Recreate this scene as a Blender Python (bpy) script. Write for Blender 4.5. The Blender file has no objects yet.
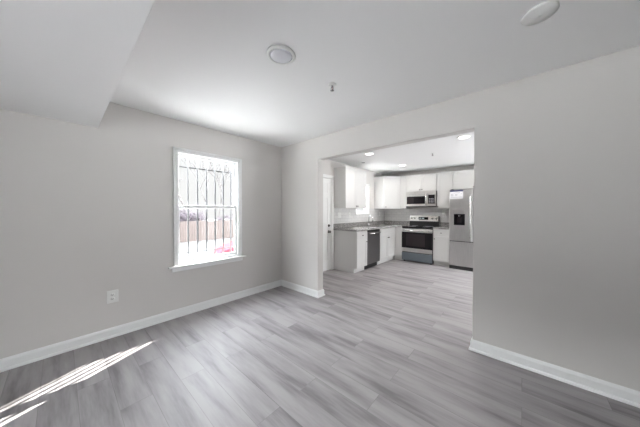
import bpy, math, random
from mathutils import Matrix, Vector

# ------------------------------------------------------------------ camera, sky, sun, exposure
sc = bpy.context.scene
COL = sc.collection
R = math.radians

cam_d = bpy.data.cameras.new('camera')
cam = bpy.data.objects.new('camera', cam_d)
COL.objects.link(cam)
cam_d.sensor_fit = 'HORIZONTAL'
cam_d.sensor_width = 36.0
cam_d.lens = 229.297 / 640 * 36.0
cam_d.clip_start = 0.05
cam_d.clip_end = 300
YAW, PITCH, ROLL = -0.7238, -0.01175, 0.001775
_d = Vector((math.sin(YAW) * math.cos(PITCH), math.cos(YAW) * math.cos(PITCH), math.sin(PITCH)))
_r = _d.cross(Vector((0, 0, 1))).normalized()
_u = _r.cross(_d)
_r2 = _r * math.cos(ROLL) + _u * math.sin(ROLL)
_u2 = -_r * math.sin(ROLL) + _u * math.cos(ROLL)
_m = Matrix((_r2, _u2, -_d)).transposed().to_4x4()
_m.translation = Vector((3.2013, -2.5902, 1.3212))
cam.matrix_world = _m
sc.camera = cam

SKY_LOW, SKY_HIGH = 0.455, 13.5      # hazy band along the horizon, bright sky higher up
w = bpy.data.worlds.new('sky')
sc.world = w
w.use_nodes = True
nt = w.node_tree
nt.nodes.clear()
tc = nt.nodes.new('ShaderNodeTexCoord')
sp = nt.nodes.new('ShaderNodeSeparateXYZ')
mr = nt.nodes.new('ShaderNodeMapRange')
mr.interpolation_type = 'SMOOTHSTEP'
mr.inputs['From Min'].default_value = 0.22
mr.inputs['From Max'].default_value = 0.36
mr.inputs['To Min'].default_value = SKY_LOW
mr.inputs['To Max'].default_value = SKY_HIGH
rp = nt.nodes.new('ShaderNodeValToRGB')
rp.color_ramp.elements[0].position = 0.1
rp.color_ramp.elements[0].color = (1.0, 0.985, 0.98, 1)
rp.color_ramp.elements[1].position = 0.6
rp.color_ramp.elements[1].color = (0.90, 0.95, 1.0, 1)
bg = nt.nodes.new('ShaderNodeBackground')
wo = nt.nodes.new('ShaderNodeOutputWorld')
nt.links.new(tc.outputs['Generated'], sp.inputs[0])
nt.links.new(sp.outputs['Z'], mr.inputs['Value'])
nt.links.new(mr.outputs[0], bg.inputs['Strength'])
nt.links.new(sp.outputs['Z'], rp.inputs['Fac'])
nt.links.new(rp.outputs['Color'], bg.inputs['Color'])
nt.links.new(bg.outputs[0], wo.inputs['Surface'])

sun_d = bpy.data.lights.new('sun', 'SUN')
sun_d.energy = 15.0
sun_d.angle = R(0.12)
sun_d.color = (1.0, 0.96, 0.90)
sun = bpy.data.objects.new('sun', sun_d)
COL.objects.link(sun)
SUN_EL = R(37.0)
_t = Vector((0.47, -1.0, 0)).normalized() * math.cos(SUN_EL) + Vector((0, 0, -math.sin(SUN_EL)))
sun.rotation_euler = _t.to_track_quat('-Z', 'Y').to_euler()

def portal(name, loc, direction, sx, sy):
    l = bpy.data.lights.new(name, 'AREA')
    l.shape = 'RECTANGLE'
    l.size, l.size_y = sx, sy
    l.cycles.is_portal = True
    o = bpy.data.objects.new(name, l)
    COL.objects.link(o)
    o.location = loc
    o.rotation_euler = Vector(direction).to_track_quat('-Z', 'Y').to_euler()
    return o

portal('window_daylight', (-0.125, -1.225, 1.36), (1, 0, 0), 0.84, 1.46)
portal('kitchen_window_daylight', (-0.125, 2.74, 1.63), (1, 0, 0), 0.64, 0.77)
def fill_light(name, loc, direction, sx, sy, watts, col=(0.96, 0.98, 1.0)):
    """added fill lamp behind an invented glazed opening outside the frame"""
    l = bpy.data.lights.new(name, 'AREA')
    l.shape = 'RECTANGLE'
    l.size, l.size_y = sx, sy
    l.energy = watts
    l.color = col
    o = bpy.data.objects.new(name, l)
    COL.objects.link(o)
    o.location = loc
    o.rotation_euler = Vector(direction).to_track_quat('-Z', 'Y').to_euler()
fill_light('kitchen_fill_light', (5.2, 2.95, 1.07), (-1, 0, 0), 1.5, 1.95, 22.0)  # unseen fill lamp added to brighten the kitchen and left wall
fill_light('rear_fill_light', (3.4, -5.0, 1.2), (0, 1, 0), 1.5, 1.7, 2.3)  # unseen fill lamp added to light the kitchen's back wall from the front

vs = sc.view_settings
vs.view_transform = 'Standard'
vs.look = 'None'
vs.exposure = 1.2
vs.gamma = 1.0
vs.use_curve_mapping = False
sc.cycles.use_adaptive_sampling = False
sc.cycles.sample_clamp_indirect = 8.0
sc.cycles.caustics_reflective = False
sc.cycles.caustics_refractive = False
LAMP_W = 3.7          # each lit recessed lamp

# ------------------------------------------------------------------ materials
def mat(name, col, rough=0.5, metal=0.0, spec=0.5, noise=None, bump=None, aniso=None, coat=0.0):
    m = bpy.data.materials.new(name)
    m.use_nodes = True
    n = m.node_tree
    b = n.nodes['Principled BSDF']
    b.inputs['Base Color'].default_value = (*col, 1)
    b.inputs['Roughness'].default_value = rough
    b.inputs['Metallic'].default_value = metal
    b.inputs['Specular IOR Level'].default_value = spec
    b.inputs['Coat Weight'].default_value = coat
    if noise or bump:
        t = n.nodes.new('ShaderNodeTexCoord')
        mp = n.nodes.new('ShaderNodeMapping')
        n.links.new(t.outputs['Object'], mp.inputs['Vector'])
    if noise:
        scale, amt, stretch = noise
        mp.inputs['Scale'].default_value = stretch
        tx = n.nodes.new('ShaderNodeTexNoise')
        tx.inputs['Scale'].default_value = scale
        tx.inputs['Detail'].default_value = 5
        n.links.new(mp.outputs[0], tx.inputs['Vector'])
        r = n.nodes.new('ShaderNodeValToRGB')
        r.color_ramp.elements[0].position = 0.3
        r.color_ramp.elements[1].position = 0.7
        r.color_ramp.elements[0].color = (*[c * (1 - amt) for c in col], 1)
        r.color_ramp.elements[1].color = (*[min(1, c * (1 + amt)) for c in col], 1)
        n.links.new(tx.outputs['Fac'], r.inputs['Fac'])
        n.links.new(r.outputs['Color'], b.inputs['Base Color'])
    if bump:
        scale, st = bump
        tb = n.nodes.new('ShaderNodeTexNoise')
        tb.inputs['Scale'].default_value = scale
        tb.inputs['Detail'].default_value = 3
        n.links.new(mp.outputs[0], tb.inputs['Vector'])
        bp = n.nodes.new('ShaderNodeBump')
        bp.inputs['Strength'].default_value = st
        bp.inputs['Distance'].default_value = 0.002
        n.links.new(tb.outputs['Fac'], bp.inputs['Height'])
        n.links.new(bp.outputs[0], b.inputs['Normal'])
    return m

def emit(name, col, strength):
    m = bpy.data.materials.new(name)
    m.use_nodes = True
    b = m.node_tree.nodes['Principled BSDF']
    b.inputs['Base Color'].default_value = (0.8, 0.8, 0.8, 1)
    b.inputs['Emission Color'].default_value = (*col, 1)
    b.inputs['Emission Strength'].default_value = strength
    return m

def glass_mat(name, tint=(0.97, 0.98, 0.98)):
    m = bpy.data.materials.new(name)
    m.use_nodes = True
    n = m.node_tree
    n.nodes.clear()
    o = n.nodes.new('ShaderNodeOutputMaterial')
    mx = n.nodes.new('ShaderNodeMixShader')
    tr = n.nodes.new('ShaderNodeBsdfTransparent')
    tr.inputs['Color'].default_value = (*tint, 1)
    gl = n.nodes.new('ShaderNodeBsdfGlossy')
    gl.inputs['Roughness'].default_value = 0.02
    lw = n.nodes.new('ShaderNodeLayerWeight')      # facing is the same from both sides of the pane
    lw.inputs['Blend'].default_value = 0.5
    pw = n.nodes.new('ShaderNodeMath')
    pw.operation = 'POWER'
    pw.inputs[1].default_value = 5.0
    ma = n.nodes.new('ShaderNodeMath')
    ma.operation = 'MULTIPLY_ADD'
    ma.inputs[1].default_value = 0.75
    ma.inputs[2].default_value = 0.03
    n.links.new(lw.outputs['Facing'], pw.inputs[0])
    n.links.new(pw.outputs[0], ma.inputs[0])
    n.links.new(ma.outputs[0], mx.inputs[0])
    n.links.new(tr.outputs[0], mx.inputs[1])
    n.links.new(gl.outputs[0], mx.inputs[2])
    n.links.new(mx.outputs[0], o.inputs['Surface'])
    return m

def floor_mat():
    m = bpy.data.materials.new('grey_vinyl_planks')
    m.use_nodes = True
    n = m.node_tree
    L = n.links.new
    b = n.nodes['Principled BSDF']
    t = n.nodes.new('ShaderNodeTexCoord')
    def brick(c1, c2, mortar):
        k = n.nodes.new('ShaderNodeTexBrick')
        k.offset = 0.37
        k.offset_frequency = 2
        k.inputs['Scale'].default_value = 1.0
        k.inputs['Brick Width'].default_value = 1.22
        k.inputs['Row Height'].default_value = 0.18
        k.inputs['Mortar Size'].default_value = 0.0016
        k.inputs['Mortar Smooth'].default_value = 0.3
        k.inputs['Bias'].default_value = 0.0
        k.inputs['Color1'].default_value = c1
        k.inputs['Color2'].default_value = c2
        k.inputs['Mortar'].default_value = mortar
        L(t.outputs['Object'], k.inputs['Vector'])
        return k
    k = brick((0, 0, 0, 1), (1, 1, 1, 1), (0.5, 0.5, 0.5, 1))
    # per plank offset of the grain
    off = n.nodes.new('ShaderNodeVectorMath')
    off.operation = 'MULTIPLY_ADD'
    L(k.outputs['Color'], off.inputs[0])
    off.inputs[1].default_value = (37.0, 11.0, 5.0)
    L(t.outputs['Object'], off.inputs[2])
    def grain(sx, sy, detail, rough):
        mp = n.nodes.new('ShaderNodeMapping')
        mp.inputs['Scale'].default_value = (sx, sy, 1)
        L(off.outputs[0], mp.inputs['Vector'])
        x = n.nodes.new('ShaderNodeTexNoise')
        x.inputs['Scale'].default_value = 1.0
        x.inputs['Detail'].default_value = detail
        x.inputs['Roughness'].default_value = rough
        L(mp.outputs[0], x.inputs['Vector'])
        return x
    g1 = grain(1.3, 9.0, 4, 0.55)
    g2 = grain(5.0, 90.0, 3, 0.6)
    def mixf(a, bb, f):
        mx = n.nodes.new('ShaderNodeMix')
        mx.data_type = 'FLOAT'
        mx.inputs['Factor'].default_value = f
        L(a, mx.inputs[2])
        L(bb, mx.inputs[3])
        return mx.outputs[0]
    v = mixf(g1.outputs['Fac'], g2.outputs['Fac'], 0.10)
    v = mixf(v, k.outputs['Color'], 0.09)
    r = n.nodes.new('ShaderNodeValToRGB')
    e = r.color_ramp.elements
    e[0].position = 0.34
    e[0].color = (0.190, 0.178, 0.183, 1)
    e[1].position = 0.60
    e[1].color = (0.368, 0.346, 0.353, 1)
    e2 = e.new(0.47)
    e2.color = (0.300, 0.282, 0.288, 1)
    L(v, r.inputs['Fac'])
    mo = n.nodes.new('ShaderNodeMix')
    mo.data_type = 'RGBA'
    mo.blend_type = 'MULTIPLY'
    L(k.outputs['Fac'], mo.inputs[0])
    L(r.outputs['Color'], mo.inputs[6])
    mo.inputs[7].default_value = (0.72, 0.71, 0.71, 1)
    L(mo.outputs[2], b.inputs['Base Color'])
    b.inputs['Roughness'].default_value = 0.46
    b.inputs['Specular IOR Level'].default_value = 0.24
    return m

def tile_mat(name, axis):
    m = bpy.data.materials.new(name)
    m.use_nodes = True
    n = m.node_tree
    L = n.links.new
    b = n.nodes['Principled BSDF']
    t = n.nodes.new('ShaderNodeTexCoord')
    s = n.nodes.new('ShaderNodeSeparateXYZ')
    c = n.nodes.new('ShaderNodeCombineXYZ')
    L(t.outputs['Object'], s.inputs[0])
    L(s.outputs[axis], c.inputs[0])
    L(s.outputs['Z'], c.inputs[1])
    k = n.nodes.new('ShaderNodeTexBrick')
    k.inputs['Scale'].default_value = 1.0
    k.inputs['Brick Width'].default_value = 0.152
    k.inputs['Row Height'].default_value = 0.076
    k.inputs['Mortar Size'].default_value = 0.0022
    k.inputs['Color1'].default_value = (0.74, 0.73, 0.725, 1)
    k.inputs['Color2'].default_value = (0.80, 0.79, 0.78, 1)
    k.inputs['Mortar'].default_value = (0.55, 0.54, 0.54, 1)
    L(c.outputs[0], k.inputs['Vector'])
    L(k.outputs['Color'], b.inputs['Base Color'])
    b.inputs['Roughness'].default_value = 0.18
    return m

def granite_mat():
    m = bpy.data.materials.new('speckled_granite')
    m.use_nodes = True
    n = m.node_tree
    L = n.links.new
    b = n.nodes['Principled BSDF']
    t = n.nodes.new('ShaderNodeTexCoord')
    v = n.nodes.new('ShaderNodeTexVoronoi')
    v.inputs['Scale'].default_value = 70
    x = n.nodes.new('ShaderNodeTexNoise')
    x.inputs['Scale'].default_value = 28
    x.inputs['Detail'].default_value = 6
    L(t.outputs['Object'], v.inputs['Vector'])
    L(t.outputs['Object'], x.inputs['Vector'])
    mx = n.nodes.new('ShaderNodeMix')
    mx.data_type = 'RGBA'
    mx.inputs[0].default_value = 0.5
    L(v.outputs['Color'], mx.inputs[6])
    L(x.outputs['Fac'], mx.inputs[7])
    r = n.nodes.new('ShaderNodeValToRGB')
    e = r.color_ramp.elements
    e[0].position, e[0].color = 0.20, (0.13, 0.127, 0.125, 1)
    e[1].position, e[1].color = 0.80, (0.52, 0.505, 0.49, 1)
    q = e.new(0.48)
    q.color = (0.32, 0.31, 0.305, 1)
    L(mx.outputs[2], r.inputs['Fac'])
    L(r.outputs['Color'], b.inputs['Base Color'])
    b.inputs['Roughness'].default_value = 0.16
    return m

M = dict(
    wall=mat('warm_grey_paint', (0.675, 0.65, 0.628), 0.75, bump=(160, 0.12)),
    bounce_cut=mat('bounce_limiting_charcoal', (0.10, 0.10, 0.105), 0.7),  # dark tone given to the unseen walls to limit bounced light
    ceil=mat('white_ceiling_paint', (0.86, 0.855, 0.85), 0.85, bump=(120, 0.15)),
    trim=mat('white_gloss_trim', (0.84, 0.84, 0.835), 0.32),
    vinyl=mat('white_vinyl', (0.82, 0.82, 0.82), 0.35),
    cab=mat('white_cabinet_paint', (0.67, 0.665, 0.655), 0.35),
    steel=mat('brushed_steel', (0.60, 0.59, 0.58), 0.30, 1.0, noise=(3.0, 0.12, (120, 120, 2))),
    brightsteel=mat('polished_steel', (0.72, 0.71, 0.70), 0.22, 1.0),
    darksteel=mat('black_stainless', (0.25, 0.24, 0.245), 0.34, 1.0, noise=(3.0, 0.12, (120, 120, 2))),
    film=mat('blue_film_on_steel', (0.185, 0.215, 0.245), 0.32, 0.55),
    black=mat('black_plastic', (0.018, 0.018, 0.019), 0.35),
    bglass=mat('black_glass', (0.010, 0.009, 0.011), 0.06, spec=0.3),
    smoke=mat('smoked_window', (0.028, 0.022, 0.025), 0.10, spec=0.3),
    bronze=mat('dark_nickel', (0.16, 0.15, 0.145), 0.35, 1.0),
    chrome=mat('chrome', (0.55, 0.55, 0.56), 0.15, 1.0),
    white=mat('white_plastic', (0.82, 0.82, 0.80), 0.35),
    slot=mat('dark_slot', (0.03, 0.03, 0.03), 0.6),
    diff=mat('frosted_diffuser', (0.74, 0.74, 0.78), 0.25),
    can=mat('unlit_lamp_cavity', (0.035, 0.033, 0.032), 0.5),
    paper=mat('printed_paper', (0.78, 0.78, 0.80), 0.6),
    navy=mat('navy_print', (0.03, 0.035, 0.14), 0.6),
    ink=mat('grey_print', (0.33, 0.33, 0.37), 0.7),
    granite=granite_mat(),
    floor=floor_mat(),
    tileY=tile_mat('white_subway_tile_side', 'Y'),
    tileX=tile_mat('white_subway_tile_back', 'X'),
    glass=glass_mat('window_glass'),
    lamp=emit('lit_lamp_lens', (1.0, 0.95, 0.90), 3.0),
    led=emit('green_clock_digits', (0.35, 0.8, 0.75), 0.12),
    bars=mat('painted_iron', (0.15, 0.15, 0.155), 0.7, spec=0.2),
    siding=mat('outside_siding', (0.6, 0.58, 0.55), 0.7),
    concrete=mat('pale_concrete', (0.42, 0.413, 0.407), 0.85, noise=(0.6, 0.06, (1, 1, 1))),
    far_ground=mat('darkened_far_ground', (0.042, 0.041, 0.042), 0.9, noise=(0.5, 0.10, (1, 1, 1))),  # far ground darkened in colour so it does not overexpose through the window
    fence=mat('weathered_fence_boards', (0.072, 0.055, 0.049), 0.8, noise=(3.0, 0.18, (1, 4, 0.3))),
    bark=mat('grey_bark', (0.075, 0.068, 0.066), 0.9, noise=(6, 0.3, (1, 1, 0.3))),
    bark2=mat('mossy_bark', (0.085, 0.092, 0.072), 0.9, noise=(6, 0.3, (1, 1, 0.3))),
    twig=mat('purple_brown_twigs', (0.062, 0.050, 0.060), 0.9),
    red=mat('red_car_paint', (0.17, 0.020, 0.028), 0.9, spec=0.04),
    carglass=mat('car_window', (0.03, 0.035, 0.04), 0.05),
    rubber=mat('tyre_rubber', (0.02, 0.02, 0.02), 0.8),
    lens=mat('headlight_lens', (0.6, 0.6, 0.62), 0.1),
)

# ------------------------------------------------------------------ mesh helpers
class MB:
    """collects boxes, tubes, lathes and prisms; build() links them as one mesh object"""
    def __init__(self):
        self.v, self.f, self.s = [], [], []
    def add(self, verts, faces, smooth=False):
        o = len(self.v)
        self.v += [tuple(q) for q in verts]
        self.f += [[i + o for i in f] for f in faces]
        self.s += [smooth] * len(faces)
        return self
    def box(self, x0, x1, y0, y1, z0, z1):
        v = [(x, y, z) for z in (z0, z1) for y in (y0, y1) for x in (x0, x1)]
        f = [(0, 2, 3, 1), (4, 5, 7, 6), (0, 1, 5, 4), (2, 6, 7, 3), (0, 4, 6, 2), (1, 3, 7, 5)]
        return self.add(v, f)
    def prism(self, poly, z0, z1):
        n = len(poly)
        v = [(x, y, z0) for x, y in poly] + [(x, y, z1) for x, y in poly]
        f = [tuple(range(n))[::-1], tuple(range(n, 2 * n))]
        f += [(i, (i + 1) % n, n + (i + 1) % n, n + i) for i in range(n)]
        return self.add(v, f)
    def prism_ax(self, poly, a0, a1, axis):
        """poly in the other two axes (cyclic order), extruded along axis"""
        def P(u, v, a):
            return (a, u, v) if axis == 0 else ((v, a, u) if axis == 1 else (u, v, a))
        n = len(poly)
        vv = [P(u, v, a0) for u, v in poly] + [P(u, v, a1) for u, v in poly]
        f = [tuple(range(n))[::-1], tuple(range(n, 2 * n))]
        f += [(i, (i + 1) % n, n + (i + 1) % n, n + i) for i in range(n)]
        return self.add(vv, f)
    def lathe(self, prof, c=(0, 0, 0), axis='Z', n=32):
        """prof: (r, h) pairs; h along axis from c"""
        vv, ff = [], []
        k = len(prof)
        for i in range(n):
            a = 2 * math.pi * i / n
            for r, h in prof:
                p, q = r * math.cos(a), r * math.sin(a)
                t = {'Z': (p, q, h), 'X': (h, p, q), 'Y': (q, h, p)}[axis]
                vv.append((c[0] + t[0], c[1] + t[1], c[2] + t[2]))
        for i in range(n):
            j = (i + 1) % n
            for m_ in range(k - 1):
                ff.append((i * k + m_, j * k + m_, j * k + m_ + 1, i * k + m_ + 1))
        self.add(vv, ff, True)
        for e in (0, k - 1):
            if prof[e][0] > 1e-6:
                ring = [i * k + e + len(self.v) - len(vv) for i in range(n)]
                self.f.append(ring if e else ring[::-1])
                self.s.append(False)
        return self
    def tube(self, pts, rad, n=10):
        pts = [Vector(p) for p in pts]
        rad = rad if isinstance(rad, (list, tuple)) else [rad] * len(pts)
        vv, ff = [], []
        prev = None
        for i, p in enumerate(pts):
            t = (pts[min(i + 1, len(pts) - 1)] - pts[max(i - 1, 0)]).normalized()
            if prev is None:
                prev = t.orthogonal().normalized()
            a = (prev - t * prev.dot(t))
            a = a.normalized() if a.length > 1e-6 else t.orthogonal().normalized()
            prev = a
            b = t.cross(a)
            for k in range(n):
                g = 2 * math.pi * k / n
                vv.append(p + (a * math.cos(g) + b * math.sin(g)) * rad[i])
        for i in range(len(pts) - 1):
            for k in range(n):
                k2 = (k + 1) % n
                ff.append((i * n + k, i * n + k2, (i + 1) * n + k2, (i + 1) * n + k))
        self.add(vv, ff, True)
        o = len(self.v) - len(vv)
        self.f += [[o + k for k in range(n)][::-1], [o + (len(pts) - 1) * n + k for k in range(n)]]
        self.s += [False, False]
        return self
    def build(self, name, m, parent=None, bevel=0.0, seg=2, xf=None):
        me = bpy.data.meshes.new(name)
        v = [tuple(xf @ Vector(q)) for q in self.v] if xf else self.v
        me.from_pydata(v, [], self.f)
        me.polygons.foreach_set('use_smooth', self.s)
        me.materials.append(M[m])
        me.update()
        import bmesh
        bm = bmesh.new()
        bm.from_mesh(me)
        bmesh.ops.recalc_face_normals(bm, faces=bm.faces)
        bm.to_mesh(me)
        bm.free()
        o = bpy.data.objects.new(name, me)
        COL.objects.link(o)
        if parent:
            o.parent = parent
        if bevel:
            b = o.modifiers.new('edge', 'BEVEL')
            b.width = bevel
            b.segments = seg
            b.limit_method = 'ANGLE'
            b.angle_limit = R(40)
        return o

def slab(name, axis, a0, a1, u0, u1, v0, v1, holes, m, bevel=0.0):
    """a wall / slab with rectangular holes as one closed mesh"""
    us = sorted({u0, u1, *[h[0] for h in holes], *[h[1] for h in holes]})
    vs_ = sorted({v0, v1, *[h[2] for h in holes], *[h[3] for h in holes]})
    def P(u, v, a):
        return (a, u, v) if axis == 0 else ((u, a, v) if axis == 1 else (u, v, a))
    def solid(i, j):
        if not (0 <= i < len(us) - 1 and 0 <= j < len(vs_) - 1):
            return False
        cu, cv = (us[i] + us[i + 1]) / 2, (vs_[j] + vs_[j + 1]) / 2
        return not any(h[0] < cu < h[1] and h[2] < cv < h[3] for h in holes)
    b = MB()
    idx = {}
    def vid(i, j, k):
        if (i, j, k) not in idx:
            idx[(i, j, k)] = len(b.v)
            b.v.append(P(us[i], vs_[j], (a0, a1)[k]))
        return idx[(i, j, k)]
    def face(*q):
        b.f.append([vid(*p) for p in q])
        b.s.append(False)
    for i in range(len(us) - 1):
        for j in range(len(vs_) - 1):
            if not solid(i, j):
                continue
            for k in (0, 1):
                face((i, j, k), (i + 1, j, k), (i + 1, j + 1, k), (i, j + 1, k))
            if not solid(i - 1, j): face((i, j, 0), (i, j + 1, 0), (i, j + 1, 1), (i, j, 1))
            if not solid(i + 1, j): face((i + 1, j, 0), (i + 1, j + 1, 0), (i + 1, j + 1, 1), (i + 1, j, 1))
            if not solid(i, j - 1): face((i, j, 0), (i + 1, j, 0), (i + 1, j, 1), (i, j, 1))
            if not solid(i, j + 1): face((i, j + 1, 0), (i + 1, j + 1, 0), (i + 1, j + 1, 1), (i, j + 1, 1))
    return b.build(name, m, None, bevel)

def struct(o, label=None):
    o['kind'] = 'structure'
    if label:
        o['label'] = label
    return o

def empty(name, loc=(0, 0, 0), rz=0.0):
    o = bpy.data.objects.new(name, None)
    o.empty_display_size = 0.1
    COL.objects.link(o)
    o.location = loc
    o.rotation_euler = (0, 0, rz)
    return o

def tag(o, label, cat, group=None):
    o['label'] = label
    o['category'] = cat
    if group:
        o['group'] = group
    return o

def thing(name, label, cat, loc=(0, 0, 0), rz=0.0, group=None):
    return tag(empty(name, loc, rz), label, cat, group)

def copy_tree(o, parent=None):
    c = o.copy()
    COL.objects.link(c)
    if parent:
        c.parent = parent
    for ch in [q for q in o.children]:
        copy_tree(ch, c)
    return c

# ------------------------------------------------------------------ room shell
H = 2.44
BW = 4.05                      # kitchen back wall
struct(slab('floor', 2, -0.12, 0.0, -0.15, 5.15, -4.95, 4.2, [], 'floor'))
struct(slab('ceiling', 2, H, H + 0.14, -0.15, 5.15, -4.95, 4.2, [], 'ceil'))
W5 = (2.60, 4.20, 0.30, 2.08)            # opening invented behind the camera to let fill light in
W1 = (-1.632, -0.815, 0.640, 2.055)      # front window rough opening (y0, y1, z0, z1)
W2 = (2.435, 3.045, 1.255, 2.005)        # kitchen window
D1 = (0.665, 1.425, 0.0, 2.045)          # kitchen side door
struct(slab('wall_left', 0, -0.118, 0.0, -4.95, 4.2, 0.0, H, [W1, W2, D1], 'wall'))
OPX0, OPX1, OPZ = 0.871, 2.853, 2.107
struct(slab('wall_partition', 1, 0.0, 0.12, 0.0, 5.0, 0.0, H, [(OPX0, OPX1, 0.0, OPZ)], 'wall', 0.003))
struct(slab('wall_back', 1, BW, BW + 0.15, 0.0, 5.0, 0.0, H, [], 'wall'))
W4 = (2.15, 3.75, 0.05, 2.08)  # unseen opening added on the kitchen's right side for fill light
struct(slab('wall_right', 0, 5.0, 5.15, -4.95, 4.2, 0.0, H, [W4], 'bounce_cut'))
struct(slab('wall_rear', 1, -4.95, -4.8, 0.0, 5.0, 0.0, H, [W5], 'bounce_cut'))
# dropped bulkhead at the near end of the ceiling
struct(MB().box(0.0, 5.0, -4.8, -2.335, 2.15, H).build('ceiling_bulkhead', 'ceil', None, 0.003))

# baseboards: profile (offset from wall, height)
BBP = [(0, 0), (0.026, 0), (0.026, 0.010), (0.022, 0.019), (0.015, 0.022), (0.015, 0.078), (0.011, 0.090), (0.005, 0.100), (0, 0.100)]
def baseboard(name, pts, closed_norms):
    """pts: floor polyline along the wall, profile grows to the side given by unit normals per segment (mitred)"""
    n = len(pts)
    b = MB()
    rings = []
    for i, p in enumerate(pts):
        p = Vector((p[0], p[1]))
        ns = []
        if i > 0: ns.append(Vector(closed_norms[i - 1]))
        if i < n - 1: ns.append(Vector(closed_norms[i]))
        off = ns[0] if len(ns) == 1 else (ns[0] + ns[1]) / (1 + ns[0].dot(ns[1]))
        rings.append([(p.x + off.x * d, p.y + off.y * d, z) for d, z in BBP])
    k = len(BBP)
    v = [q for r_ in rings for q in r_]
    f = []
    for i in range(n - 1):
        for j in range(k):
            j2 = (j + 1) % k
            f.append((i * k + j, (i + 1) * k + j, (i + 1) * k + j2, i * k + j2))
    f.append(tuple(range(k)))
    f.append(tuple((n - 1) * k + j for j in range(k))[::-1])
    b.add(v, f)
    return struct(b.build(name, 'trim'))
baseboard('baseboard_left', [(0, -4.8), (0, 0), (OPX0, 0), (OPX0, 0.12), (0.0, 0.12), (0.0, 0.60)], [(1, 0), (0, -1), (1, 0), (0, 1), (1, 0)])
baseboard('baseboard_right', [(2.90, 0.12), (OPX1, 0.12), (OPX1, 0), (5.0, 0), (5.0, -4.8)], [(0, 1), (-1, 0), (0, -1), (-1, 0)])
baseboard('baseboard_rear', [(0.0, -4.8), (5.0, -4.8)], [(0, 1)])

# ---- windows
def frame_mb(b, x0, x1, y0, y1, z0, z1, wy, wz0, wz1):
    b.box(x0, x1, y0, y0 + wy, z0, z1)
    b.box(x0, x1, y1 - wy, y1, z0, z1)
    b.box(x0, x1, y0 + wy, y1 - wy, z0, z0 + wz0)
    b.box(x0, x1, y0 + wy, y1 - wy, z1 - wz1, z1)
    return b

def sash_window(name, label, op, rail, casing, stool):
    y0, y1, z0, z1 = op
    root = struct(empty(name, (0, 0, 0)), label)
    g = 0.002
    # picture-frame casing with a stepped profile
    c = MB()
    cw = casing
    for (a, bq, t) in ((0.0, cw, 0.010), (cw * 0.62, cw, 0.019), (0.0, cw * 0.22, 0.015)):
        c.box(0.0, t, y0 - bq, y0 - a, z0, z1 + bq)
        c.box(0.0, t, y1 + a, y1 + bq, z0, z1 + bq)
        c.box(0.0, t, y0 - bq, y1 + bq, z1 + a, z1 + bq)
    c.build('casing', 'trim', root, 0.0025)
    j = MB()
    frame_mb(j, -0.118, -0.001, y0 + 0.0005, y1 - 0.0005, z0 + 0.0005, z1 - 0.0005, 0.010, 0.024, 0.012)
    j.box(-0.080, -0.076, y0 + 0.010, y0 + 0.016, z0 + 0.02, z1)   # parting strips
    j.box(-0.080, -0.076, y1 - 0.016, y1 - 0.010, z0 + 0.02, z1)
    j.build('jamb_liner', 'vinyl', root)
    ya, yb = y0 + 0.011, y1 - 0.011
    u = frame_mb(MB(), -0.112, -0.082, ya, yb, rail, z1 - 0.013, 0.020, 0.034, 0.026).build('upper_sash', 'vinyl', root, 0.003)
    MB().box(-0.099, -0.095, ya + 0.018, yb - 0.018, rail + 0.03, z1 - 0.037).build('pane', 'glass', u)
    l = frame_mb(MB(), -0.074, -0.042, ya, yb, z0 + 0.025, rail + 0.036, 0.026, 0.034, 0.034).build('lower_sash', 'vinyl', root, 0.003)
    MB().box(-0.060, -0.056, ya + 0.024, yb - 0.024, z0 + 0.057, rail + 0.004).build('pane', 'glass', l)
    ym = (y0 + y1) / 2
    for dy in (-0.17, 0.17):
        MB().box(-0.072, -0.050, ym + dy - 0.022, ym + dy + 0.022, rail + 0.036, rail + 0.046).build('sash_lock', 'vinyl', l, 0.003)
    if stool:
        s = MB().box(-0.04, 0.052, y0 - cw - 0.062, y1 + cw + 0.05, z0 - 0.022, z0)
        s.build('stool', 'trim', root, 0.006, 3)
        MB().box(0.0, 0.017, y0 - cw - 0.02, y1 + cw + 0.01, z0 - 0.074, z0 - 0.022).build('apron', 'trim', root, 0.004)
    else:
        MB().box(-0.04, 0.030, y0 - cw, y1 + cw, z0 - 0.022, z0).build('stool', 'trim', root, 0.004)
    return root
sash_window('window_1', 'white double-hung window with deep sill and outside iron bars', W1, 1.352, 0.046, True)
sash_window('window_2', 'small white double-hung window behind the kitchen sink', W2, 1.625, 0.05, False)
for nm, op in (('added_opening_side', W4),):  # frame and panes for the added side opening
    r3 = struct(empty(nm, (0, 0, 0)))
    j = MB()
    ym = (op[0] + op[1]) / 2
    for a, bq in ((op[0], op[0] + 0.05), (ym - 0.03, ym + 0.03), (op[1] - 0.05, op[1])):
        j.box(5.06, 5.12, a, bq, op[2], op[3])
    for a, bq in ((op[0] + 0.05, ym - 0.03), (ym + 0.03, op[1] - 0.05)):
        for z in (op[2], op[3] - 0.05):
            j.box(5.06, 5.12, a, bq, z, z + 0.05)
        MB().box(5.088, 5.092, a, bq, op[2] + 0.05, op[3] - 0.05).build('pane', 'glass', r3)
    j.build('sash_frame', 'vinyl', r3)

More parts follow.
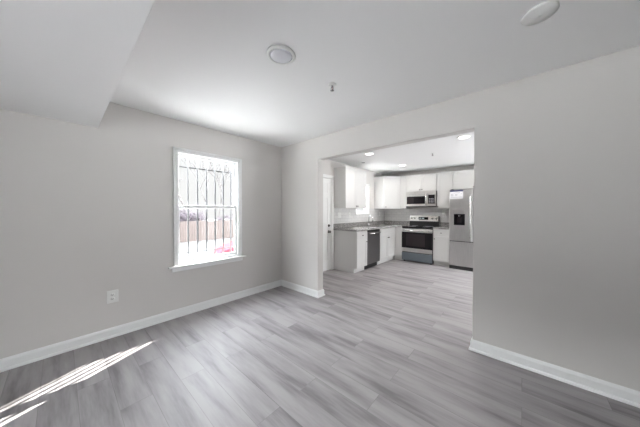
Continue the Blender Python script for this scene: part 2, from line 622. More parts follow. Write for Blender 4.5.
r5 = struct(empty('added_opening_rear', (0, 0, 0)))  # frame and panes for the added rear opening
j = MB()
zm = (W5[2] + W5[3]) / 2
for a, bq in ((W5[0], W5[0] + 0.05), (W5[1] - 0.05, W5[1])):
    j.box(a, bq, -4.92, -4.86, W5[2], W5[3])
for z in (W5[2], zm - 0.025, W5[3] - 0.05):
    j.box(W5[0] + 0.05, W5[1] - 0.05, -4.92, -4.86, z, z + 0.05)
j.build('sash_frame', 'vinyl', r5)
for za, zb2 in ((W5[2] + 0.05, zm - 0.025), (zm + 0.025, W5[3] - 0.05)):
    MB().box(W5[0] + 0.05, W5[1] - 0.05, -4.893, -4.889, za, zb2).build('pane', 'glass', r5)

# ---- kitchen side door with casing
d1 = struct(empty('door_1', (0, 0, 0)), 'white panelled door with dark knob and deadbolt')
c = MB()
for (a, bq, t) in ((0.0, 0.062, 0.012), (0.044, 0.062, 0.018)):
    c.box(0, t, D1[0] - bq, D1[0] - a, 0, D1[3] + bq).box(0, t, D1[1] + a, D1[1] + bq, 0, D1[3] + bq)
    c.box(0, t, D1[0] - bq, D1[1] + bq, D1[3] + a, D1[3] + bq)
c.build('casing', 'trim', d1, 0.002)
j = MB()
j.box(-0.115, -0.001, D1[0], D1[0] + 0.012, 0, D1[3]).box(-0.115, -0.001, D1[1] - 0.012, D1[1], 0, D1[3]).box(-0.115, -0.001, D1[0] + .012, D1[1] - .012, D1[3] - 0.012, D1[3])
j.build('jamb', 'trim', d1)
dy0, dy1 = D1[0] + 0.014, D1[1] - 0.014
s = MB().box(-0.060, -0.028, dy0, dy1, 0.008, D1[3] - 0.014)
st = 0.105
ymid = (dy0 + dy1) / 2
zb = [0.008, 0.24, 0.86, 1.02, 1.60, 1.71, 1.92, D1[3] - 0.014]
s.box(-0.028, -0.018, dy0, dy0 + st, zb[0], zb[7]).box(-0.028, -0.018, dy1 - st, dy1, zb[0], zb[7]).box(-0.028, -0.018, ymid - 0.05, ymid + 0.05, zb[0], zb[7])
for a, bq in ((0, 1), (2, 3), (4, 5), (6, 7)):
    s.box(-0.028, -0.018, dy0 + st, ymid - 0.05, zb[a], zb[bq]).box(-0.028, -0.018, ymid + 0.05, dy1 - st, zb[a], zb[bq])
for a, bq in ((1, 2), (3, 4), (5, 6)):
    for (p, q) in ((dy0 + st, ymid - 0.05), (ymid + 0.05, dy1 - st)):
        s.box(-0.028, -0.021, p + 0.03, q - 0.03, zb[a] + 0.03, zb[bq] - 0.03)
s.build('door_slab', 'trim', d1, 0.003)
MB().lathe([(0.0, 0.062), (0.020, 0.060), (0.027, 0.048), (0.024, 0.034), (0.012, 0.026), (0.012, 0.008), (0.032, 0.007), (0.034, 0.0)], (-0.018, 1.345, 0.862), 'X', 24).build('door_knob', 'bronze', d1)
MB().lathe([(0.0, 0.026), (0.020, 0.024), (0.026, 0.014), (0.031, 0.0)], (-0.018, 1.345, 0.995), 'X', 24).box(0.004, 0.022, 1.341, 1.349, 0.98, 1.01).build('deadbolt', 'bronze', d1)

# ---- tiled backsplash
struct(MB().box(0.0, 0.008, 1.50, W2[0] - 0.052, 1.03, 1.385).box(0.0, 0.008, W2[0] - 0.052, W2[1] + 0.052, 1.03, W2[2] - 0.024).box(0.0, 0.008, W2[1] + 0.052, BW, 1.03, 1.385).build('backsplash_side', 'tileY'))
struct(MB().box(0.008, 1.928, BW - 0.008, BW, 0.93, 1.385).build('backsplash_back', 'tileX'))

# ------------------------------------------------------------------ kitchen cabinets
G = 0.006
def knob(parent, u, d, z):
    """round knob standing off a front at depth d (local -Y is outwards)"""
    return MB().lathe([(0.0, -0.027), (0.010, -0.026), (0.0145, -0.020), (0.0125, -0.013), (0.006, -0.009), (0.006, -0.001), (0.009, 0.0)], (u, -d, z), 'Y', 16).build('knob', 'bronze', parent)

def shaker(parent, name, u0, u1, z0, z1, d, fr=0.057):
    b = MB()
    u0 += G / 2; u1 -= G / 2; z0 += G / 2; z1 -= G / 2
    fr = min(fr, (u1 - u0) * 0.3, (z1 - z0) * 0.3)
    b.box(u0, u1, -d - 0.011, -d, z0, z1)
    b.box(u0, u0 + fr, -d - 0.020, -d - 0.011, z0, z1).box(u1 - fr, u1, -d - 0.020, -d - 0.011, z0, z1)
    b.box(u0 + fr, u1 - fr, -d - 0.020, -d - 0.011, z0, z0 + fr).box(u0 + fr, u1 - fr, -d - 0.020, -d - 0.011, z1 - fr, z1)
    return b.build(name, 'cab', parent, 0.0018)

def wall_cabinet(label, loc, rz, wd, z0, z1, depth, doors, group='white wall cabinets'):
    """doors: (u0, u1, knob_u or None); local x runs along the wall, -y into the room"""
    t = thing('wall_cabinet', label, 'cabinet', loc, rz, group)
    b = MB()
    b.box(0.001, wd - 0.001, -depth, -0.001, z0, z1)
    b.build('carcass', 'cab', t, 0.0015)
    for u0, u1, ku in doors:
        dr = shaker(t, 'door', u0, u1, z0, z1, depth)
        if ku is not None:
            knob(dr, ku, depth + 0.020, z0 + 0.045)
    return t

UZ0, UZ1 = 1.385, 2.292
wall_cabinet('white two-door wall cabinet beside the side door, left of the sink window', (0, 1.505, 0), R(90), 0.876, UZ0, UZ1, 0.305, [(0, 0.438, 0.408), (0.438, 0.876, 0.468)])
# diagonal corner cabinet
CA = math.atan2(0.380, 0.325)
rt = thing('wall_cabinet', 'white diagonal corner wall cabinet between sink window and microwave', 'cabinet', (0.290, 3.365, 0), CA, 'white wall cabinets')
inv = Matrix.Translation((0.290, 3.365, 0)) @ Matrix.Rotation(CA, 4, 'Z')
inv.invert()
MB().prism([(0.001, 3.365), (0.290, 3.365), (0.615, 3.745), (0.615, BW - 0.001), (0.001, BW - 0.001)], UZ0, UZ1).build('carcass', 'cab', rt, 0.0015, xf=inv)
dr = shaker(rt, 'door', 0.020, 0.480, UZ0, UZ1, 0.001)
knob(dr, 0.062, 0.021, UZ0 + 0.045)
wall_cabinet('narrow white wall cabinet squeezed between corner cabinet and microwave', (0.617, BW, 0), 0, 0.184, UZ0, UZ1, 0.305, [(0, 0.184, None)])
wall_cabinet('short white two-door wall cabinet above the microwave', (0.803, BW, 0), 0, 0.76, 1.842, UZ1, 0.305, [(0, 0.38, 0.352), (0.38, 0.76, 0.408)])
wall_cabinet('tall white single-door wall cabinet between microwave and refrigerator', (1.565, BW, 0), 0, 0.362, UZ0, UZ1, 0.305, [(0, 0.362, 0.030)])
wall_cabinet('short white two-door wall cabinet above the refrigerator', (1.929, BW, 0), 0, 0.91, 1.840, UZ1, 0.305, [(0, 0.455, 0.425), (0.455, 0.91, 0.485)])

BT = 0.888                       # top of base cabinets
def base_cabinet(label, loc, rz, wd, depth, fronts, end=False, hollow=False):
    t = thing('base_cabinet', label, 'cabinet', loc, rz, 'white base cabinets')
    b = MB()
    if hollow:                     # no top: the sink basin hangs inside
        b.box(0.001, 0.019, -depth, -0.001, 0.105, BT).box(wd - 0.019, wd - 0.001, -depth, -0.001, 0.105, BT)
        b.box(0.019, wd - 0.019, -depth, -0.001, 0.105, 0.123).box(0.019, wd - 0.019, -0.013, -0.001, 0.123, BT)
        b.box(0.019, wd - 0.019, -depth, -depth + 0.018, BT - 0.19, BT)
    else:
        b.box(0.001, wd - 0.001, -depth, -0.001, 0.105, BT)
    if end:
        b.box(0.001, 0.019, -depth + 0.055, -0.001, 0.0, 0.105)
    b.build('carcass', 'cab', t, 0.0015)
    MB().box(0.019 if end else 0.001, wd - 0.001, -depth + 0.055, -depth + 0.07, 0.0, 0.105).build('toe_kick', 'cab', t)
    for kind, u0, u1, z0, z1, kn in fronts:
        f = shaker(t, kind, u0, u1, z0, z1, depth, 0.057 if kind == 'door' else 0.035)
        for ku, kz in kn:
            knob(f, ku, depth + 0.020, kz)
    return t
DZ = 0.712
base_cabinet('white base cabinet with exposed end panel and one drawer, beside the dishwasher', (0, 1.500, 0), R(90), 0.42, 0.60,
             [('drawer', 0, 0.42, DZ, BT - 0.008, [(0.21, 0.793)]), ('door', 0, 0.42, 0.108, DZ, [(0.385, 0.645)])], True)
base_cabinet('wide white sink base cabinet between dishwasher and corner', (0, 2.532, 0), R(90), 0.895, 0.60,
             [('drawer_panel', 0, 0.895, DZ, BT - 0.008, []), ('door', 0, 0.4475, 0.108, DZ, [(0.418, 0.645)]), ('door', 0.4475, 0.895, 0.108, DZ, [(0.477, 0.645)])], hollow=True)
# blind corner base: L-shaped carcass, filler panel beside the stove
t = thing('base_cabinet', 'white blind corner base cabinet filling the gap left of the stove', 'cabinet', (0, 0, 0), 0, 'white base cabinets')
MB().prism([(0.001, 3.430), (0.60, 3.430), (0.60, 3.45), (0.799, 3.45), (0.799, BW - 0.001), (0.001, BW - 0.001)], 0.105, BT).build('carcass', 'cab', t, 0.0015)
MB().box(0.545, 0.799, 3.490, 3.505, 0, 0.105).box(0.53, 0.545, 3.43, 3.505, 0, 0.105).build('toe_kick', 'cab', t)
MB().box(0.622, 0.798, 3.432, 3.45, 0.108, BT - 0.008).build('filler_panel', 'cab', t, 0.002)
base_cabinet('narrow white base cabinet with one drawer between stove and refrigerator', (1.567, BW, 0), 0, 0.358, 0.60,
             [('drawer', 0, 0.358, DZ, BT - 0.008, [(0.18, 0.795)]), ('door', 0, 0.358, 0.108, DZ, [(0.035, 0.645)])])

# ---- countertops
CT0, CT1 = BT + 0.001, 0.926
SK = (0.13, 0.53, 2.60, 3.36)    # sink cut-out x0 x1 y0 y1
ct = thing('countertop', 'L-shaped speckled grey granite countertop along the sink wall', 'countertop', (0, 0, 0), 0)
top = slab('slab', 2, CT0, CT1, 0.002, 0.640, 1.470, BW - 0.002, [SK], 'granite')
top.parent = ct
MB().box(0.640, 0.800, 3.412, BW - 0.002, CT0, CT1).build('return_slab', 'granite', ct)
MB().box(0.002, 0.020, 1.470, BW - 0.002, CT1, 1.028).box(0.020, 0.800, BW - 0.022, BW - 0.010, CT1, 1.028).build('splash_lip', 'granite', ct, 0.002)
ct2 = thing('countertop', 'short speckled grey granite countertop between stove and refrigerator', 'countertop', (1.567, 3.412, CT0), 0)
MB().box(0, 0.356, 0, BW - 0.010 - 3.412, 0, CT1 - CT0).build('slab', 'granite', ct2, 0.003)
MB().box(0, 0.356, BW - 0.022 - 3.412, BW - 0.010 - 3.412, CT1 - CT0, 0.138).build('splash_lip', 'granite', ct2, 0.002)

# ---- sink and faucet
sk = thing('kitchen_sink', 'stainless undermount sink in granite counter under the kitchen window', 'sink', (0, 0, 0))
x0, x1, y0, y1 = SK
b = MB()
e = 0.002
zt, zb_ = CT1 - 0.012, 0.735
b.box(x0 + e, x0 + e + 0.006, y0 + e, y1 - e, zb_, zt).box(x1 - e - 0.006, x1 - e, y0 + e, y1 - e, zb_, zt)
b.box(x0 + e + .006, x1 - e - .006, y0 + e, y0 + e + 0.006, zb_, zt).box(x0 + e + .006, x1 - e - .006, y1 - e - 0.006, y1 - e, zb_, zt)
b.box(x0 + e, x1 - e, y0 + e, y1 - e, zb_ - 0.006, zb_)
b.build('basin', 'steel', sk)
MB().lathe([(0.0, 0.002), (0.035, 0.003), (0.042, 0.0)], ((x0 + x1) / 2, (y0 + y1) / 2, zb_), 'Z', 24).build('drain', 'chrome', sk)
fa = thing('kitchen_faucet', 'chrome gooseneck faucet standing behind the sink', 'faucet', (0.085, 2.93, CT1 + 0.0005))
arc = [(0, 0, 0.03), (0, 0, 0.20)] + [(0.06 - 0.06 * math.cos(a), 0, 0.20 + 0.06 * math.sin(a)) for a in [math.pi * k / 10 for k in range(1, 11)]] + [(0.12, 0, 0.16)]
MB().lathe([(0.028, 0.0), (0.028, 0.006), (0.019, 0.012), (0.019, 0.06), (0.0, 0.062)], (0, 0, 0), 'Z', 20).build('base', 'chrome', fa)
MB().tube(arc, 0.011, 12).build('spout', 'chrome', fa)
MB().lathe([(0.011, 0.0), (0.016, -0.02), (0.016, -0.075), (0.0, -0.076)], (0.12, 0, 0.165), 'Z', 16).build('spray_head', 'chrome', fa)
MB().tube([(0, 0.015, 0.045), (0, 0.045, 0.055), (0, 0.085, 0.085)], [0.008, 0.007, 0.006], 10).build('lever', 'chrome', fa)

# ------------------------------------------------------------------ appliances
# dishwasher: local x along the wall, -y outwards
dw = thing('dishwasher', 'dark stainless dishwasher under the counter between white base cabinets', 'dishwasher', (0, 1.925, 0), R(90))
MB().box(0.004, 0.600, -0.585, -0.03, 0.10, BT - 0.004).build('tub', 'black', dw)
MB().box(0.006, 0.598, -0.620, -0.586, 0.115, 0.845).build('door', 'darksteel', dw, 0.004)
MB().box(0.006, 0.598, -0.616, -0.586, 0.848, BT - 0.006).build('control_strip', 'black', dw, 0.003)
MB().box(0.010, 0.594, -0.545, -0.53, 0.002, 0.10).build('kick_plate', 'black', dw)
hb = MB().tube([(0.045, -0.660, 0.812), (0.559, -0.660, 0.812)], 0.011, 14)
for u in (0.075, 0.529):
    hb.tube([(u, -0.617, 0.812), (u, -0.660, 0.812)], 0.008, 10)
hb.build('handle', 'brightsteel', dw)

# stove: origin at back left corner on the floor
SV = thing('stove', 'stainless electric range with black glass door and blue-grey film on its drawer', 'stove', (0.803, BW - 0.012, 0))
SW, SD = 0.760, 0.615             # width, body depth
MB().box(0, SW, -SD, 0, 0.03, 0.893).build('body', 'black', SV, 0.003)
MB().box(-0.001, SW + 0.001, -SD - 0.028, -0.075, 0.893, 0.917).build('cooktop', 'bglass', SV, 0.006, 3)
for (u, d, r_) in ((0.20, 0.46, 0.105), (0.56, 0.46, 0.085), (0.20, 0.21, 0.075), (0.56, 0.21, 0.105)):
    MB().lathe([(r_, 0.0), (r_, 0.0008), (r_ - 0.004, 0.0008), (r_ - 0.004, 0.0)], (u, -d, 0.917), 'Z', 40).build('burner_ring', 'ink', SV)
od = MB().box(0.006, SW - 0.006, -SD - 0.040, -SD - 0.001, 0.362, 0.775).build('oven_door', 'bglass', SV, 0.004)
MB().box(0.12, SW - 0.17, -SD - 0.042, -SD - 0.040, 0.42, 0.735).build('oven_window', 'smoke', od)
MB().box(0.006, SW - 0.006, -SD - 0.040, -SD - 0.001, 0.777, 0.862).build('door_top_rail', 'steel', od, 0.004)
MB().box(0.006, SW - 0.006, -SD - 0.040, -SD - 0.001, 0.262, 0.360).build('door_bottom_rail', 'steel', od, 0.004)
hb = MB().tube([(0.05, -SD - 0.078, 0.822), (SW - 0.05, -SD - 0.078, 0.822)], 0.013, 14)
for u in (0.09, SW - 0.09):
    hb.tube([(u, -SD - 0.036, 0.822), (u, -SD - 0.078, 0.822)], 0.009, 10)
hb.build('handle', 'brightsteel', od)
MB().box(0.006, SW - 0.006, -SD - 0.036, -SD - 0.001, 0.040, 0.240).build('storage_drawer', 'film', SV, 0.004)
for u in (0.05, SW - 0.05):
    MB().lathe([(0.018, 0), (0.018, 0.02), (0.012, 0.03), (0, 0.03)], (u, -SD + 0.05, 0), 'Z', 12).build('foot', 'black', SV)
bgd = MB().prism_ax([(-0.002, 0.893), (-0.075, 0.893), (-0.075, 1.035), (-0.060, 1.040), (-0.048, 1.190), (-0.002, 1.190)], 0.0, SW, 0).build('backguard', 'black', SV, 0.003)
cp = MB().prism_ax([(-0.058, 1.042), (-0.066, 1.042), (-0.054, 1.192), (-0.046, 1.192)], 0.002, SW - 0.016, 0).build('control_panel', 'brightsteel', bgd, 0.002)
MB().prism_ax([(-0.063, 1.085), (-0.066, 1.085), (-0.061, 1.155), (-0.058, 1.155)], 0.240, 0.490, 0).build('display', 'bglass', cp)
for k, u in enumerate((0.262, 0.292, 0.335, 0.365)):
    MB().box(u, u + 0.018, -0.0655, -0.062, 1.108, 1.134).build('clock_digit', 'led', cp)
for u in (0.060, 0.140, 0.590, 0.690):
    MB().lathe([(0.0, -0.030), (0.021, -0.028), (0.024, -0.002), (0.030, 0.002)], (u, -0.061, 1.118), 'Y', 22).build('knob', 'steel', cp)

# microwave
MW = thing('microwave', 'stainless over-the-range microwave hung below short wall cabinet', 'microwave', (0.803, BW - 0.002, 0))
mz0, mz1, md = 1.422, 1.838, 0.385
MB().box(0.001, SW - 0.001, -md + 0.03, -0.008, mz0, mz1).build('body', 'black', MW, 0.003)
MB().box(0.002, SW - 0.002, -md, -md + 0.03, mz1 - 0.075, mz1 - 0.001).build('vent_trim', 'steel', MW, 0.003)
db = MB()
frz = [(0.002, 0.555, mz0 + 0.022, mz0 + 0.085), (0.002, 0.555, mz1 - 0.13, mz1 - 0.078), (0.002, 0.030, mz0 + 0.085, mz1 - 0.13), (0.505, 0.555, mz0 + 0.085, mz1 - 0.13)]
for a, bq, c_, d_ in frz:
    db.box(a, bq, -md - 0.004, -md + 0.03, c_, d_)
md_ = db.build('door', 'steel', MW)
MB().box(0.030, 0.505, -md - 0.001, -md + 0.02, mz0 + 0.085, mz1 - 0.13).build('door_window', 'bglass', md_)
MB().box(0.045, 0.215, -md - 0.0025, -md - 0.001, mz0 + 0.098, mz1 - 0.145).build('mesh_screen', 'smoke', md_)
hb = MB().tube([(0.532, -md - 0.040, mz0 + 0.05), (0.532, -md - 0.040, mz1 - 0.085)], 0.012, 12)
for z in (mz0 + 0.07, mz1 - 0.105):
    hb.tube([(0.532, -md - 0.003, z), (0.532, -md - 0.040, z)], 0.008, 10)
hb.build('handle', 'brightsteel', md_)
pn = MB().box(0.558, SW - 0.002, -md - 0.004, -md + 0.03, mz0 + 0.022, mz1 - 0.078).build('control_panel', 'steel', MW, 0.003)
MB().box(0.578, SW - 0.022, -md - 0.006, -md - 0.004, mz0 + 0.085, mz1 - 0.100).build('keypad', 'bglass', pn)
MB().box(0.605, SW - 0.055, -md - 0.007, -md - 0.006, mz1 - 0.150, mz1 - 0.125).build('display', 'smoke', pn)
for r_ in range(4):
    for q in range(3):
        MB().box(0.600 + q * 0.040, 0.626 + q * 0.040, -md - 0.0068, -md - 0.006, mz0 + 0.10 + r_ * 0.035, mz0 + 0.118 + r_ * 0.035).build('key', 'ink', pn)
MB().box(0.004, SW - 0.004, -md + 0.004, -md + 0.03, mz0, mz0 + 0.020).build('bottom_grille', 'black', MW)

# refrigerator
FX0, FW = 1.932, 0.905
FR = thing('refrigerator', 'stainless french-door refrigerator with black water dispenser', 'refrigerator', (FX0, BW - 0.03, 0))
fd = 0.625                        # case depth; doors in front
FZ = 1.790
MB().box(0.002, FW - 0.002, -fd, 0, 0.02, FZ).build('case', 'steel', FR, 0.004)
ff = -fd - 0.055
def panel_round(b, u0, u1, z0, z1):
    n = 6
    pts = [(u0, -fd - 0.002), (u1, -fd - 0.002)]
    pts += [(u1 - 0.012 * (1 - math.cos(a)), ff + 0.012 - 0.012 * math.sin(a)) for a in [math.pi / 2 * k / n for k in range(n + 1)]]
    pts += [(u0 + 0.012 * (1 - math.cos(a)), ff + 0.012 - 0.012 * math.sin(a)) for a in [math.pi / 2 * k / n for k in range(n, -1, -1)]]
    b.prism(pts, z0, z1)
    return b
hw = FW / 2
dl = panel_round(MB(), 0.003, hw - 0.003, 0.645, FZ + 0.010).build('door', 'steel', FR)
dr_ = panel_round(MB(), hw + 0.003, FW - 0.003, 0.645, FZ + 0.010).build('door', 'steel', FR)
fz = panel_round(MB(), 0.003, FW - 0.003, 0.085, 0.628).build('freezer_drawer', 'steel', FR)
MB().box(0.01, FW - 0.01, -fd - 0.03, -fd - 0.001, 0.628, 0.645).build('drawer_gap_trim', 'black', FR)
MB().box(0.006, FW - 0.006, -fd - 0.035, -fd - 0.001, 0.0, 0.080).build('base_grille', 'black', FR, 0.003)
for dd, u in ((dl, hw - 0.038), (dr_, hw + 0.038)):
    hb = MB().tube([(u, ff - 0.045, 0.72), (u, ff - 0.052, 1.20), (u, ff - 0.045, 1.68)], 0.013, 14)
    for z in (0.745, 1.655):
        hb.tube([(u, ff + 0.002, z), (u, ff - 0.046, z)], 0.010, 10)
    hb.build('handle', 'brightsteel', dd)
ds = MB()
a0, a1, c0, c1 = 0.098, 0.312, 1.005, 1.255
ds.box(a0, a0 + 0.012, ff - 0.006, ff, c0, c1).box(a1 - 0.012, a1, ff - 0.006, ff, c0, c1).box(a0 + .012, a1 - .012, ff - 0.006, ff, c1 - 0.012, c1).box(a0 + .012, a1 - .012, ff - 0.012, ff, c0, c0 + 0.018)
ds.box(a0 + .012, a1 - .012, ff - 0.003, ff, c0 + 0.018, c1 - .012)
dsp = ds.build('water_dispenser', 'bglass', dl)
MB().box(0.165, 0.245, ff - 0.020, ff - 0.003, 1.06, 1.175).build('paddle', 'smoke', dsp, 0.004)
MB().box(0.185, 0.225, ff - 0.022, ff - 0.003, 1.190, 1.235).build('spout', 'chrome', dsp, 0.003)
MB().box(a0, a1, ff - 0.0025, ff, 1.262, 1.385).build('control_panel', 'steel', dl, 0.001)
for u in (0.02, FW - 0.08):
    MB().box(u, u + 0.06, -fd - 0.04, -fd + 0.04, FZ + 0.0105, FZ + 0.026).build('hinge_cover', 'black', FR, 0.003)
# printed sheet on the door
sh = thing('printed_sheet', 'white printed sheet with navy header stuck on refrigerator door', 'paper', (FX0 + 0.013, BW - 0.03 + ff - 0.0006, 1.602))
MB().box(0, 0.262, -0.0012, 0, 0, 0.190).build('sheet', 'paper', sh)
MB().box(0, 0.262, -0.0018, -0.0012, 0.158, 0.190).build('header_band', 'navy', sh)
b = MB()
for z, u0, u1 in ((0.128, 0.08, 0.20), (0.100, 0.02, 0.07), (0.092, 0.10, 0.15), (0.080, 0.02, 0.07), (0.072, 0.10, 0.15), (0.060, 0.02, 0.07), (0.100, 0.215, 0.235), (0.030, 0.02, 0.24)):
    b.box(u0, u1, -0.0017, -0.0012, z, z + 0.007)
b.build('printed_lines', 'ink', sh)

# ------------------------------------------------------------------ wall plates
def outlet(name, label, cat, loc, rz, w_, h_, kind, group=None):
    """plate lies against a wall, local -y points into the room"""
    t = thing(name, label, cat, loc, rz, group)
    MB().box(-w_ / 2, w_ / 2, -0.006, 0, -h_ / 2, h_ / 2).build('cover_plate', 'white', t, 0.003)
    if kind == 'outlet':
        for s_ in (-1, 1):
            f = MB().lathe([(0.0, -0.0085), (0.015, -0.0085), (0.0165, -0.006)], (0, 0, s_ * 0.021), 'Y', 20).build('receptacle', 'white', t)
            q = MB()
            for u in (-0.006, 0.006):
                q.box(u - 0.0012, u + 0.0012, -0.0092, -0.0082, s_ * 0.021 - 0.002, s_ * 0.021 + 0.007)
            q.box(-0.002, 0.002, -0.0092, -0.0082, s_ * 0.021 - 0.010, s_ * 0.021 - 0.006)
            q.build('slots', 'slot', f)
    else:
        for u in ([-0.023, 0.023] if w_ > 0.1 else [0.0]):
            MB().box(u - 0.016, u + 0.016, -0.010, -0.006, -0.033, 0.033).build('rocker', 'white', t, 0.002)
    return t
outlet('wall_outlet', 'white duplex outlet low on grey wall below and beside the barred window', 'outlet', (0.0, -2.237, 0.423), R(90), 0.092, 0.130, 'outlet')
outlet('light_switch', 'white switch plate on tile nearest the white side door', 'switch', (0.008, 1.705, 1.222), R(90), 0.12, 0.125, 'switch')
outlet('wall_outlet', 'white outlet on tile under the wall cabinet beside the sink window', 'outlet', (0.008, 2.117, 1.22), R(90), 0.075, 0.120, 'outlet')
outlet('wall_outlet', 'white outlet on tile in the kitchen corner past the sink window', 'outlet', (0.008, 3.70, 1.235), R(90), 0.075, 0.120, 'outlet')
outlet('wall_outlet', 'white outlet on tile above the short counter beside the refrigerator', 'outlet', (1.655, BW - 0.008, 1.29), 0, 0.075, 0.120, 'outlet')

# ------------------------------------------------------------------ ceiling fixtures
cl = thing('ceiling_light', 'round white unlit flush ceiling light with domed frosted lens', 'ceiling light', (1.895, -1.535, H))
MB().lathe([(0.098, 0.0), (0.102, -0.004), (0.101, -0.010), (0.096, -0.014), (0.082, -0.016), (0.080, -0.012), (0.0, -0.010)], (0, 0, 0), 'Z', 48).build('trim_ring', 'white', cl)
MB().lathe([(0.081, -0.0125), (0.070, -0.018), (0.050, -0.022), (0.025, -0.024), (0.0, -0.025)], (0, 0, 0), 'Z', 48).build('lens', 'diff', cl)
cv = thing('ceiling_cover_plate', 'plain round white cover plate on ceiling near the grey partition wall', 'ceiling cover', (3.262, -0.795, H))
MB().lathe([(0.078, 0.0), (0.080, -0.010), (0.074, -0.016), (0.0, -0.019)], (0, 0, 0), 'Z', 44).build('disc', 'white', cv)
MB().lathe([(0.006, -0.0185), (0.005, -0.021), (0.0, -0.0215)], (0, 0, 0), 'Z', 12).build('screw', 'white', cv)

def sprinkler(label, loc):
    t = thing('fire_sprinkler', label, 'sprinkler', loc)
    MB().lathe([(0.036, 0.0), (0.034, -0.005), (0.016, -0.009), (0.0, -0.010)], (0, 0, 0), 'Z', 28).build('escutcheon', 'white', t)
    b = MB().lathe([(0.011, -0.009), (0.011, -0.020), (0.007, -0.024), (0.0, -0.024)], (0, 0, 0), 'Z', 16)
    for s_ in (-1, 1):
        b.tube([(s_ * 0.008, 0, -0.020), (s_ * 0.016, 0, -0.030), (s_ * 0.015, 0, -0.040), (s_ * 0.004, 0, -0.050)], 0.0025, 8)
    b.build('frame', 'chrome', t)
    MB().lathe([(0.0, -0.049), (0.016, -0.050), (0.017, -0.052), (0.0, -0.053)], (0, 0, 0), 'Z', 20).build('deflector', 'chrome', t)
    MB().lathe([(0.0, -0.024), (0.003, -0.026), (0.003, -0.046), (0.0, -0.049)], (0, 0, 0), 'Z', 8).build('bulb', 'red', t)
    return t
sprinkler('small metal fire sprinkler on the near room ceiling', (1.925, -0.985, H))
sprinkler('tiny fire sprinkler on the kitchen ceiling between recessed lights', (1.888, 2.17, H))

def downlight(label, loc, lit=True, r_=0.078, group='lit recessed kitchen lights'):
    t = thing('recessed_light', label, 'recessed light', loc, 0, group)
    MB().lathe([(r_ + 0.014, 0.0), (r_ + 0.012, -0.005), (r_, -0.007), (r_ - 0.004, -0.002), (r_ - 0.004, 0.0)], (0, 0, 0), 'Z', 36).build('trim_ring', 'white', t)
    MB().lathe([(r_ - 0.004, -0.001), (r_ - 0.010, -0.004), (0.0, -0.0045)], (0, 0, 0), 'Z', 36).build('lens', 'lamp' if lit else 'can', t)
    if lit:
        l = bpy.data.lights.new('recessed_lamp', 'AREA')
        l.shape = 'DISK'
        l.size = 0.13
        l.energy = LAMP_W
        l.spread = R(170)
        l.color = (1.0, 0.95, 0.90)
        lo = bpy.data.objects.new('recessed_lamp', l)
        COL.objects.link(lo)
        lo.parent = t
        lo.location = (0, 0, -0.009)
    return t
downlight('lit recessed light above the white side door end of the kitchen', (0.935, 1.43, H))
downlight('lit recessed light over the kitchen corner beyond the others', (0.985, 2.96, H))
downlight('lit recessed light nearest the right edge of the wide opening', (2.527, 1.455, H))
downlight('lit recessed light in front of the refrigerator, hidden by the partition', (2.56, 2.96, H))
downlight('small dark unlit recessed light close to the wall cabinet by the sink window', (0.425, 2.06, H), False, 0.052, None)

# ------------------------------------------------------------------ outside
GZ = -1.0
struct(MB().box(-7.6, 40, -45, 70, GZ - 0.2, GZ).build('outside_pavement', 'concrete'))  # near ground, hidden below the sill; kept pale to bounce light onto the ceiling
struct(MB().box(-60, -7.6, -45, 70, GZ - 0.2, GZ).build('outside_far_ground', 'far_ground'))
# the house stands on a plinth
struct(MB().box(-0.118, 5.15, -4.95, 4.2, GZ, -0.12).build('house_plinth', 'siding'))

# iron security bars on the outside of the front window
gr = thing('security_grille', 'iron burglar bars fixed outside the double-hung window', 'window bars', (-0.155, 0, 0))
for yv in (-1.592, -1.472, -1.352, -1.232, -1.112, -0.992, -0.872):
    MB().tube([(0, yv + 0.012, 0.56), (0, yv + 0.012, 2.02)], 0.0115, 8).build('vertical_bar', 'bars', gr)
for z in (0.757, 1.897):
    MB().box(-0.010, -0.004, -1.70, -0.75, z - 0.008, z + 0.008).build('horizontal_bar', 'bars', gr)
for z in (0.757, 1.897):
    for yv in (-1.70, -0.756):
        MB().box(-0.010, 0.035, yv, yv + 0.006, z - 0.011, z + 0.011).build('mounting_tab', 'bars', gr)

# fence
FXX = -15.0
fn = thing('board_fence', 'weathered tan board fence across the yard outside the window', 'fence', (FXX, 0, GZ))
for k in range(13):
    y = -10 + k * 2.4
    MB().box(-0.14, -0.04, y - 0.05, y + 0.05, 0, 1.62).build('post', 'fence', fn)
    if k < 12:
        b = MB()
        y2 = y
        while y2 < y + 2.39:
            b.box(0, 0.02, y2 + 0.006, y2 + 0.138, 0.04, 1.54)
            y2 += 0.15
        b.box(-0.04, 0, y + 0.05, y + 2.35, 0.30, 0.39).box(-0.04, 0, y + 0.05, y + 2.35, 1.20, 1.29)
        b.build('board_panel', 'fence', fn)

# leafless shrubs behind the fence
def shrub(label, loc, rx, ry, h, n, seed):
    rng = random.Random(seed)
    b = MB()
    for k in range(n):
        a = rng.uniform(0, 2 * math.pi)
        rr = rng.random() ** 0.5
        bx, by = rr * math.cos(a) * rx * 0.5, rr * math.sin(a) * ry * 0.6
        top = h * (0.75 + 0.25 * rng.random()) * (1 - 0.18 * rr)
        tx, ty = bx * 1.7 + rng.uniform(-.25, .25), by * 1.55 + rng.uniform(-.25, .25)
        m1 = (bx + (tx - bx) * .4 + rng.uniform(-.1, .1), by + (ty - by) * .4 + rng.uniform(-.1, .1), top * .5)
        b.tube([(bx, by, 0), m1, (tx, ty, top)], [0.025, 0.018, 0.008], 4)
        for q in range(5):
            f = rng.uniform(.45, 1.0)
            p = Vector(m1).lerp(Vector((tx, ty, top)), f)
            e_ = p + Vector((rng.uniform(-.3, .3), rng.uniform(-.3, .3), rng.uniform(.0, .3)))
            b.tube([p, e_], [0.016, 0.008], 3)
    o = b.build('bare_shrub', 'twig')
    o.location = loc
    return tag(o, label, 'shrub')
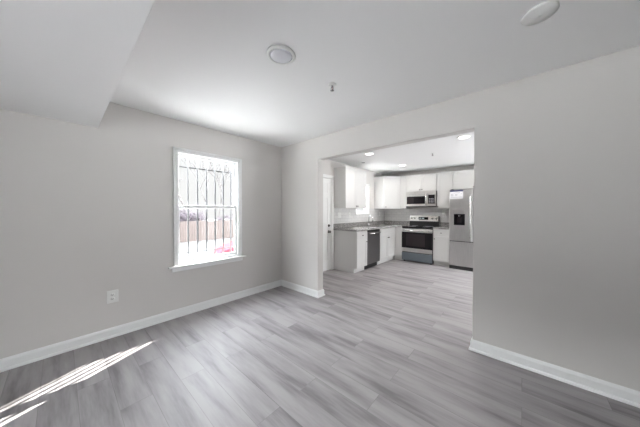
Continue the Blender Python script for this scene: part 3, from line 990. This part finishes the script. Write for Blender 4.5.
shrub('dense purple-brown bare shrub rising behind the fence at the outer end of the window', (-16.3, 3.6, GZ), 1.0, 1.9, 2.55, 230, 3)
shrub('thin bare shrub behind the middle of the fence', (-16.4, 7.2, GZ), 0.9, 1.0, 2.2, 50, 8)

# bare trees
def tree(label, loc, h, r0, seed, m_='bark', lean=(0, 0), depth=4, first=0.36):
    rng = random.Random(seed)
    b = MB()
    def grow(p, d, L, r, lv):
        pts, rad = [p], [r]
        for k in range(3):
            d = (d + Vector((rng.uniform(-.16, .16), rng.uniform(-.16, .16), rng.uniform(-.03, .10)))).normalized()
            p = p + d * L / 3
            pts.append(p)
            rad.append(r * (1 - 0.16 * (k + 1)))
        b.tube(pts, rad, 7 if lv < 2 else 4)
        if lv >= depth:
            return
        for k in range(2 if lv == 0 else 3):
            sp_ = 0.55 if lv else 0.38
            nd = (d + Vector((rng.uniform(-1, 1), rng.uniform(-1, 1), rng.uniform(-.15, .5))) * sp_).normalized()
            st = pts[-1] if k < 2 else pts[2]
            grow(st, nd, L * rng.uniform(.58, .78), max(r * rng.uniform(.46, .58), 0.012), lv + 1)
    grow(Vector((0, 0, 0)), Vector((lean[0], lean[1], 1)).normalized(), h * first, r0, 0)
    o = b.build('bare_tree', m_)
    o.location = loc
    return tag(o, label, 'tree')
tree('leaning forked bare tree with several limbs behind the shrub', (-18.4, 4.6, GZ), 8.5, 0.17, 7, 'bark', (0, 0.10), 5, 0.24)
tree('mossy grey-green bare tree nearest the outer edge of the window', (-24.0, 5.0, GZ), 10.5, 0.19, 11, 'bark2', (0, 0.04), 4, 0.30)
tree('slim bare tree seen between the middle bars', (-22.0, 7.6, GZ), 9.0, 0.10, 21, 'bark', (0, 0.05), 5)
tree('faint thin bare tree behind the inner end of the fence', (-29.0, 12.2, GZ), 9.5, 0.10, 34, 'bark', (0, -0.06), 5)

# red car parked on the pavement
car = thing('car', 'red car with its nose showing low in the barred window', 'car', (-5.80, 1.36, GZ), R(-22))
car.scale = (1.0, 1.0, 1.17)
prof = [(0.06, 0.28), (0.0, 0.42), (0.03, 0.62), (0.30, 0.74), (1.10, 0.97), (1.30, 1.00), (4.05, 1.02), (4.30, 0.94), (4.35, 0.45), (4.28, 0.28)]
MB().prism_ax(prof, -0.86, 0.86, 0).build('body', 'red', car, 0.06, 4)
cab_ = [(1.22, 0.97), (1.95, 1.50), (2.30, 1.56), (3.10, 1.54), (3.85, 1.00)]
cb = MB().prism_ax(cab_, -0.72, 0.72, 0).build('cabin', 'red', car, 0.05, 3)
for s_ in (-1, 1):
    x_ = 0.725 * s_
    MB().prism_ax([(1.48, 1.03), (2.02, 1.43), (2.40, 1.48), (2.40, 1.03)], min(x_, x_ - 0.02 * s_), max(x_, x_ - 0.02 * s_), 0).build('side_window', 'carglass', cb)
    MB().prism_ax([(2.46, 1.03), (2.46, 1.48), (3.05, 1.46), (3.60, 1.03)], min(x_, x_ - 0.02 * s_), max(x_, x_ - 0.02 * s_), 0).build('side_window', 'carglass', cb)
MB().add([(-0.62, 1.285, 1.030), (0.62, 1.285, 1.030), (0.58, 1.89, 1.470), (-0.58, 1.89, 1.470), (-0.62, 1.30, 1.02), (0.62, 1.30, 1.02), (0.58, 1.905, 1.46), (-0.58, 1.905, 1.46)],
         [(0, 1, 2, 3), (7, 6, 5, 4), (0, 4, 5, 1), (1, 5, 6, 2), (2, 6, 7, 3), (3, 7, 4, 0)]).build('windshield', 'carglass', cb)
for s_ in (-1, 1):
    MB().box(s_ * 0.66 - 0.13, s_ * 0.66 + 0.13, 0.03, 0.20, 0.52, 0.64).build('headlight', 'lens', car, 0.02)
    for yv in (0.85, 3.45):
        wh = MB().lathe([(0.20, -0.10), (0.30, -0.10), (0.32, -0.07), (0.32, 0.07), (0.30, 0.10), (0.20, 0.10)], (s_ * 0.79, yv, 0.32), 'X', 28).build('wheel', 'rubber', car)
        MB().lathe([(0.0, -0.105), (0.20, -0.10), (0.20, 0.10), (0.0, 0.105)], (s_ * 0.79, yv, 0.32), 'X', 20).build('rim', 'chrome', wh)
